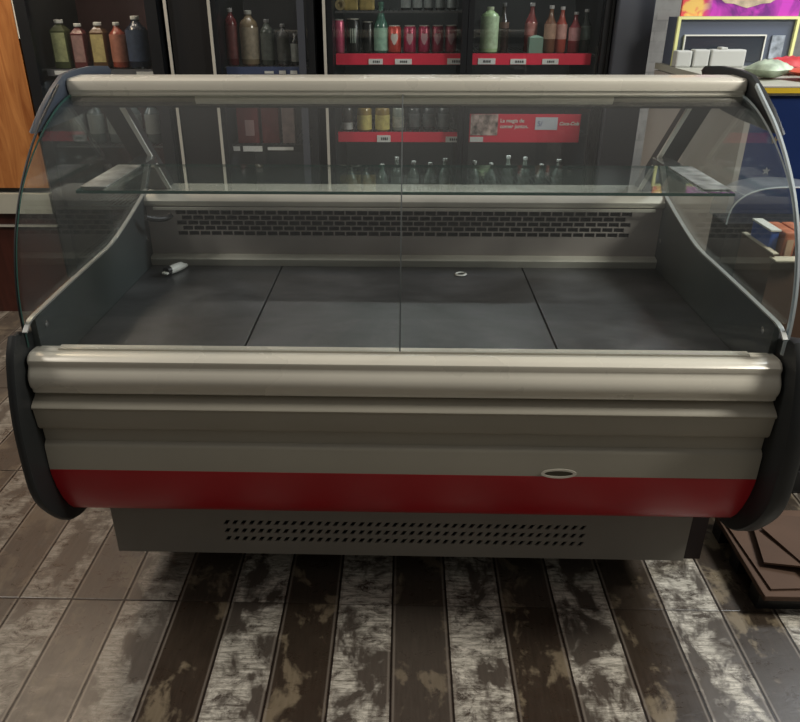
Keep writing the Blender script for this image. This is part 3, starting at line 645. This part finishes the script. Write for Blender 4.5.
# left fridge
F1 = fridge('drinks_fridge', -1.665, -1.045, 'black drinks fridge with dim maroon interior beside the wooden panel', [(-1.660, -1.050)], [.30, .56, .84, 1.172], M['maroon_in'], sidestrip=[(-1.012, .012, M['alu'])], frame=.05)
strip(F1, -1.60, -1.09, 1.145, 1.173, [(-1.53, .07, .006, .016), (-1.48, .05, .004, .02), (-1.17, .05, .006, .012), (-1.12, .05, .006, .012)], mat('grey_strip', (.10, .10, .11), .5))
for i, (x, h, r, bc, lc, tx) in enumerate(((-1.545, .20, .048, (.06, .07, .03), (.38, .40, .20), 'bottle with yellow-green label, leftmost in the left fridge'), (-1.463, .185, .040, (.12, .03, .03), (.34, .20, .18), 'bottle with dull pink label, second in the left fridge'),
    (-1.372, .19, .045, (.10, .05, .02), (.52, .42, .18), 'bottle with golden yellow label in the left fridge'), (-1.288, .19, .036, (.24, .05, .03), (.45, .18, .12), 'orange-red bottle in the left fridge'), (-1.200, .215, .048, (.012, .016, .03), (.05, .07, .12), 'dark blue-black bottle at the right of the left fridge'))):
    bottle('drink_bottle', x, 3.55, 1.1725, h, r, bc, tx, 'bottle', 'liquor bottles in the left fridge', neck=.22, lab=lc, labz=(.14, .74), cap=(.75, .75, .7), square=i in (0, 1, 2))
for i, x in enumerate((-1.54, -1.45, -1.36, -1.27, -1.18)):
    bottle('drink_bottle', x, 3.55, .8405, .22, .036, (.06, .07, .07), 'dim bottle on second shelf of the left fridge, %s from left' % ORD[i], 'bottle', 'dim bottles low in the left fridge', lab=(.22, .23, .22), labz=(.2, .6), cap=(.4, .4, .4))
lamp_in(-1.37, 1.80, .7, (1, .85, .7), w=.5); lamp_in(-1.37, 1.12, .25, (.9, 1, 1), w=.5); lamp_in(-1.37, .80, .2, (.9, 1, 1), w=.5)
# black sheet for the shade in the gap between fridges; cabinet at their right
top(link('dark_gap_sheet', B(-1.005, -.836, 3.42, 4.0, 0, 2.0), M['black_plastic']), 'flat black sheet filling the dark gap between left and middle fridges', 'panel')
top(link('cabinet', B(.880, 1.030, 3.36, 4.0, 0, 2.0, bev=.006), M['slategrey']), 'tall slate-grey cabinet side standing right of the drinks fridges', 'cabinet')

# ------------------------------------------------------------------ wooden furniture at left
WC = empty('wooden_partition', (-2.15, 3.6, 0), 'orange varnished wooden partition with pale ledge, at left of the fridges', 'partition')
link('wood_panel', B(-2.6, -1.692, 3.45, 3.70, .645, 2.2), M['wood'], WC)
link('pale_ledge', B(-2.6, -1.690, 3.43, 3.70, .525, .620), M['ledge'], WC, label='pale grey ledge board')
link('shadow_gap', B(-2.6, -1.70, 3.47, 3.70, .620, .645), M['black_plastic'], WC)
link('steel_strip', B(-2.6, -1.69, 3.445, 3.465, .455, .463), M['alu'], WC)
link('base_panel', B(-2.6, -1.70, 3.465, 3.70, 0, .525), M['redwood'], WC, label='dark red wooden base')
link('edge_strip', B(-1.6915, -1.676, 3.452, 3.60, 1.30, 2.2), M['white'], WC)  # highlight between wood and fridge, painted as a white strip

# ------------------------------------------------------------------ blue counter at right
X0, Y0 = 1.082, 2.40
BC = empty('service_counter', (1.8, 2.9, 0), 'deep blue service counter with yellow edge and grey end panel, at right', 'counter')
link('front_panel', B(X0, 2.6, Y0, Y0+.02, 0, 1.185), M['blue'], BC)
link('grey_end_panel', B(X0-.018, X0, Y0-.002, 3.355, 0, 1.180), M['greyside'], BC, label='grey laminate end panel')
link('counter_top', B(X0-.018, 2.6, Y0-.01, 3.36, 1.185, 1.208), M['ledge'], BC)
link('yellow_edge', B(X0-.018, 2.6, Y0-.016, Y0-.0102, 1.192, 1.208), M['yellow'], BC)
link('steel_strip', B(X0-.018, 2.6, Y0-.017, Y0-.0102, 1.2082, 1.212), M['alu'], BC)
for i, (x, z) in enumerate(((1.17, 1.05), (1.165, .955))):
    b = bmesh.new(); pts = []
    for k in range(10):
        rr = .014 if k % 2 == 0 else .006; pts.append((x+rr*math.sin(k*math.pi/5), Y0-.0012, z+rr*math.cos(k*math.pi/5)))
    b.faces.new([b.verts.new(p) for p in pts]); link('star_sticker', b, mat('silver_sticker', (.35, .38, .42), .3, .4) if i else mat('bronze_sticker', (.30, .24, .14), .3, .4), BC)
# framed display box on the counter
ZT = 1.2085
MB = empty('display_box', (1.30, 3.24, ZT), 'yellow framed display box with dark window, standing on the blue counter', 'display box')
link('box_body', B(1.085, 1.545, 3.20, 3.34, ZT, 1.385), M['bluegrey'], MB)
fb = bmesh.new(); box(fb, 1.074, 1.085, 3.185, 3.20, ZT, 1.388); box(fb, 1.534, 1.545, 3.185, 3.20, ZT, 1.388); box(fb, 1.085, 1.534, 3.185, 3.20, 1.378, 1.388)
link('yellow_frame', fb, M['yframe'], MB)
w = link('window_pane', B(1.115, 1.425, 3.192, 3.199, 1.225, 1.318), M['screen'], MB)
wf = bmesh.new(); box(wf, 1.110, 1.430, 3.188, 3.199, 1.318, 1.323); box(wf, 1.110, 1.115, 3.188, 3.199, 1.215, 1.318); box(wf, 1.425, 1.430, 3.188, 3.199, 1.215, 1.318)
link('window_frame', wf, M['white'], w)
link('silver_label', B(1.455, 1.505, 3.193, 3.199, 1.235, 1.320), mat('silver_label', (.45, .5, .58), .3, .3, noise=.6, nscale=40), MB)
def poster_mat():
    g = NT('purple_swirl_print'); tc = g.n('ShaderNodeTexCoord'); n1 = g.noise(tc.outputs['Object'], 9, 4, .5, 1.2); n2 = g.noise(tc.outputs['Object'], 14, 3, .5, .8)
    c1 = g.mix(g.rng(n1, .42, .6), (.16, .02, .22), (.55, .05, .50))
    sx = g.n('ShaderNodeSeparateXYZ'); g.t.links.new(tc.outputs['Object'], sx.inputs[0])
    c2 = g.mix(g.rng(n2, .45, .55), (.75, .08, .10), (.85, .55, .15)); c1 = g.mix(g.rng(sx.outputs[0], -.15, -.11, 1., 0.), c1, c2)
    g.t.links.new(c1, g.b.inputs['Base Color']); g.b.inputs['Roughness'].default_value = .4; return g.m
ps = link('header_card', B(1.085, 1.540, 3.20, 3.215, 1.389, 1.62), poster_mat(), None)
top(ps, 'purple printed header card standing on top of the yellow framed box', 'poster')
bp_ = bmesh.new(); pts = []
for k in range(24):
    a = 2*math.pi*k/24; rr = 1+.09*math.sin(7*a); pts.append((1.335-1.3125+.115*rr*math.cos(a), -.0085, .085+.052*rr*math.sin(a)))
bp_.faces.new([bp_.verts.new(p) for p in pts]); o = link('printed_panel', bp_, mat('pale_cream_print', (.62, .5, .36), .5, noise=.4, nscale=30), ps, local=True)
# pale trays standing in front of it
for i, (x0, x1) in enumerate(((1.067, 1.128), (1.134, 1.195), (1.201, 1.335))):
    b = bmesh.new(); box(b, x0, x1, 3.12, 3.17, ZT, ZT+.060+.004*(i > 0), bev=.006)
    if i == 2: box(b, 1.235, 1.262, 3.122, 3.168, ZT+.06, ZT+.072, bev=.004)
    top(link('payment_tray', b, M['tray']), ['small pale grey plastic case on the counter, leftmost of three', 'small pale grey plastic case, middle of three', 'wide pale grey plastic case with raised tab, right of three'][i], 'case', 'pale cases in front of the framed box')
# packets on the counter
def packet(name, x, y, z, L, Wd, H, ang, m, label):
    bm = bmesh.new(); nx, ny = 12, 8; G_ = []
    for s in (1, -1):
        g_ = [[bm.verts.new(((i/nx-.5)*L, (j/ny-.5)*Wd, H/2+s*H/2*max(0, math.sin(math.pi*i/nx))**.5*max(0, math.sin(math.pi*j/ny))**.6*(1+.12*math.sin(i*2.3+j*1.7)*(s > 0)))) for j in range(ny+1)] for i in range(nx+1)]
        for i in range(nx):
            for j in range(ny): bm.faces.new((g_[i][j], g_[i+1][j], g_[i+1][j+1], g_[i][j+1]))
    bmesh.ops.remove_doubles(bm, verts=bm.verts, dist=.0006)
    o = link(name, bm, m, None, True); o.location = (x, y, z); o.rotation_euler = (0, 0, ang); o['label'] = label; o['category'] = 'packet'; return o
packet('snack_packet', 1.410, 2.62, 1.209, .26, .16, .050, .25, mat('orange_red_foil', (.80, .13, .06), .35, noise=.35, nscale=16), 'shiny orange-red snack packet lying on the blue counter')
packet('snack_packet', 1.225, 2.66, 1.209, .13, .12, .060, .6, mat('green_white_foil', (.52, .62, .48), .4, noise=.5, nscale=25), 'crumpled green and white packet beside the orange-red one')
packet('snack_packet', 1.36, 2.80, 1.209, .20, .10, .06, -.1, mat('deep_red_foil', (.62, .05, .06), .35, noise=.3, nscale=20), 'red packet lying behind the orange-red one on the counter')

# ------------------------------------------------------------------ carton with packs, right of the display counter
CX0, CX1, CY0, CY1, CZ0, CZ1 = 1.030, 1.42, 1.97, 2.18, .46, .815
CB = empty('cardboard_box', (1.225, 2.07, CZ0), 'open brown cardboard box full of small packs, at right of the display counter', 'box')
b = bmesh.new(); t = .004
box(b, CX0, CX0+t, CY0, CY1, CZ0, CZ1); box(b, CX1-t, CX1, CY0, CY1, CZ0, CZ1); box(b, CX0+t, CX1-t, CY0, CY0+t, CZ0, CZ1-.015); box(b, CX0+t, CX1-t, CY1-t, CY1, CZ0, CZ1); box(b, CX0+t, CX1-t, CY0+t, CY1-t, CZ0, CZ0+t)
link('carton_body', b, M['cardboard'], CB)
link('cut_edge', B(CX0-.001, CX0+.014, CY0, CY1, CZ1, CZ1+.003), M['cardin'], CB)
link('flap', B(CX0-.004, 1.13, CY0-.030, CY0+.01, CZ1-.012, CZ1-.008), M['cardin'], CB, label='pale folded flap')
for i in range(7):
    x = 1.088+i*.040
    p = empty('snack_pack', (x, 2.07, .70), 'orange-brown pack standing in the open cardboard box, %s from left' % ORD[i], 'pack', 'orange-brown packs in the cardboard box')
    link('pack_body', B(x-.017, x+.017, 2.01, 2.13, .70, .865, bev=.006), mat('orange_pack', (.55, .17, .08), .45, noise=.3, nscale=30) if i == 0 else M['opk'], p)
    if i == 0: M['opk'] = bpy.data.materials['orange_pack']
    link('pack_window', B(x-.009, x+.009, 2.0075, 2.0098, .755, .845), mat('tan_window', (.62, .42, .28), .4) if i == 0 else bpy.data.materials['tan_window'], p)
bl = empty('snack_pack', (1.052, 2.09, .70), 'blue pack with white rim at the left end of the open box', 'pack')
link('pack_body', B(1.040, 1.064, 2.03, 2.15, .70, .862, bev=.004), mat('blue_pack', (.03, .10, .42), .4), bl)
link('white_rim', B(1.037, 1.067, 2.027, 2.153, .862, .868, bev=.002), M['white'], bl)
top(link('cardboard_tray', B(1.07, 1.40, 2.02, 2.16, .465, .699), M['cardboard']), 'inner cardboard block holding the packs up inside the box', 'insert')
# clear arched hood behind the packs
hd = bmesh.new(); arc = spline([(.985, .835), (.992, .885), (1.02, .920), (1.065, .940), (1.13, .948), (1.22, .945), (1.32, .925), (1.40, .87)], 6)
A = [hd.verts.new((x, 2.20, z)) for x, z in arc]; C_ = [hd.verts.new((x, 2.34, z)) for x, z in arc]
for i in range(len(arc)-1): hd.faces.new((A[i], A[i+1], C_[i+1], C_[i]))
bmesh.ops.solidify(hd, geom=list(hd.faces), thickness=.003)
HD = empty('clear_plastic_hood', (1.19, 2.27, .0), 'clear arched plastic hood on a dark stand, behind the cardboard box', 'hood')
link('hood_shell', hd, M['clearplastic'], HD, True)
link('hood_rim', tube(bmesh.new(), [(x, 2.199, z) for x, z in arc], .0025, 8), M['lightedge'], HD, True)
link('stand', B(.995, 1.395, 2.21, 2.33, 0, .835), M['black_plastic'], HD)
# dark crate that carries the carton
cr = empty('storage_crate', (1.22, 2.07, 0), 'dark plastic crate standing under the cardboard box', 'crate')
b = bmesh.new()
for z in (.0, .12, .24, .36): box(b, 1.04, 1.40, 1.98, 2.17, z+.005, z+.085, bev=.004)
box(b, 1.05, 1.39, 1.99, 2.16, 0, .455); link('crate_body', b, M['black_plastic'], cr)
link('pale_rail', B(1.05, 1.39, 1.965, 1.98, .36, .372), M['cardin'], cr)
# flattened cardboard on a low pallet
pl = empty('low_pallet', (1.13, 1.62, 0), 'low dark pallet on the floor at the right end of the counter', 'pallet')
for y in (1.47, 1.60, 1.73): link('bearer', B(.95, 1.40, y, y+.05, 0, .055), M['black_plastic'], pl)
link('deck_board', B(.945, 1.42, 1.44, 1.80, .055, .072, bev=.003), M['cardboard'], pl)
for i, (x0, y0, w_, d_, a, z) in enumerate(((.96, 1.47, .42, .28, .05, .073), (1.0, 1.50, .34, .22, -.22, .085), (1.05, 1.52, .30, .2, .3, .097))):
    b = B(-w_/2, w_/2, -d_/2, d_/2, 0, .006)
    for v in b.verts: v.co.z += .012*math.sin(v.co.x*9)*(i > 0)+(.012 if i else 0)
    o = link('flattened_carton', b, M['cardboard'], None); o.location = (x0+w_/2, y0+d_/2, z+(.006 if i else 0)); o.rotation_euler = (0, 0, a)
    o['label'] = ['flattened brown carton lying lowest on the pallet', 'flattened brown carton in the middle of the pallet pile', 'flattened brown carton on top of the pallet pile'][i]; o['category'] = 'cardboard'
cb = B(.80, .87, 1.66, 1.668, 0, .262)
top(link('cardboard_sheet', cb, mat('dark_red_cardboard', (.018, .009, .008), .8, noise=.3), None), 'dark reddish cardboard sheet standing under the right end of counter', 'cardboard')
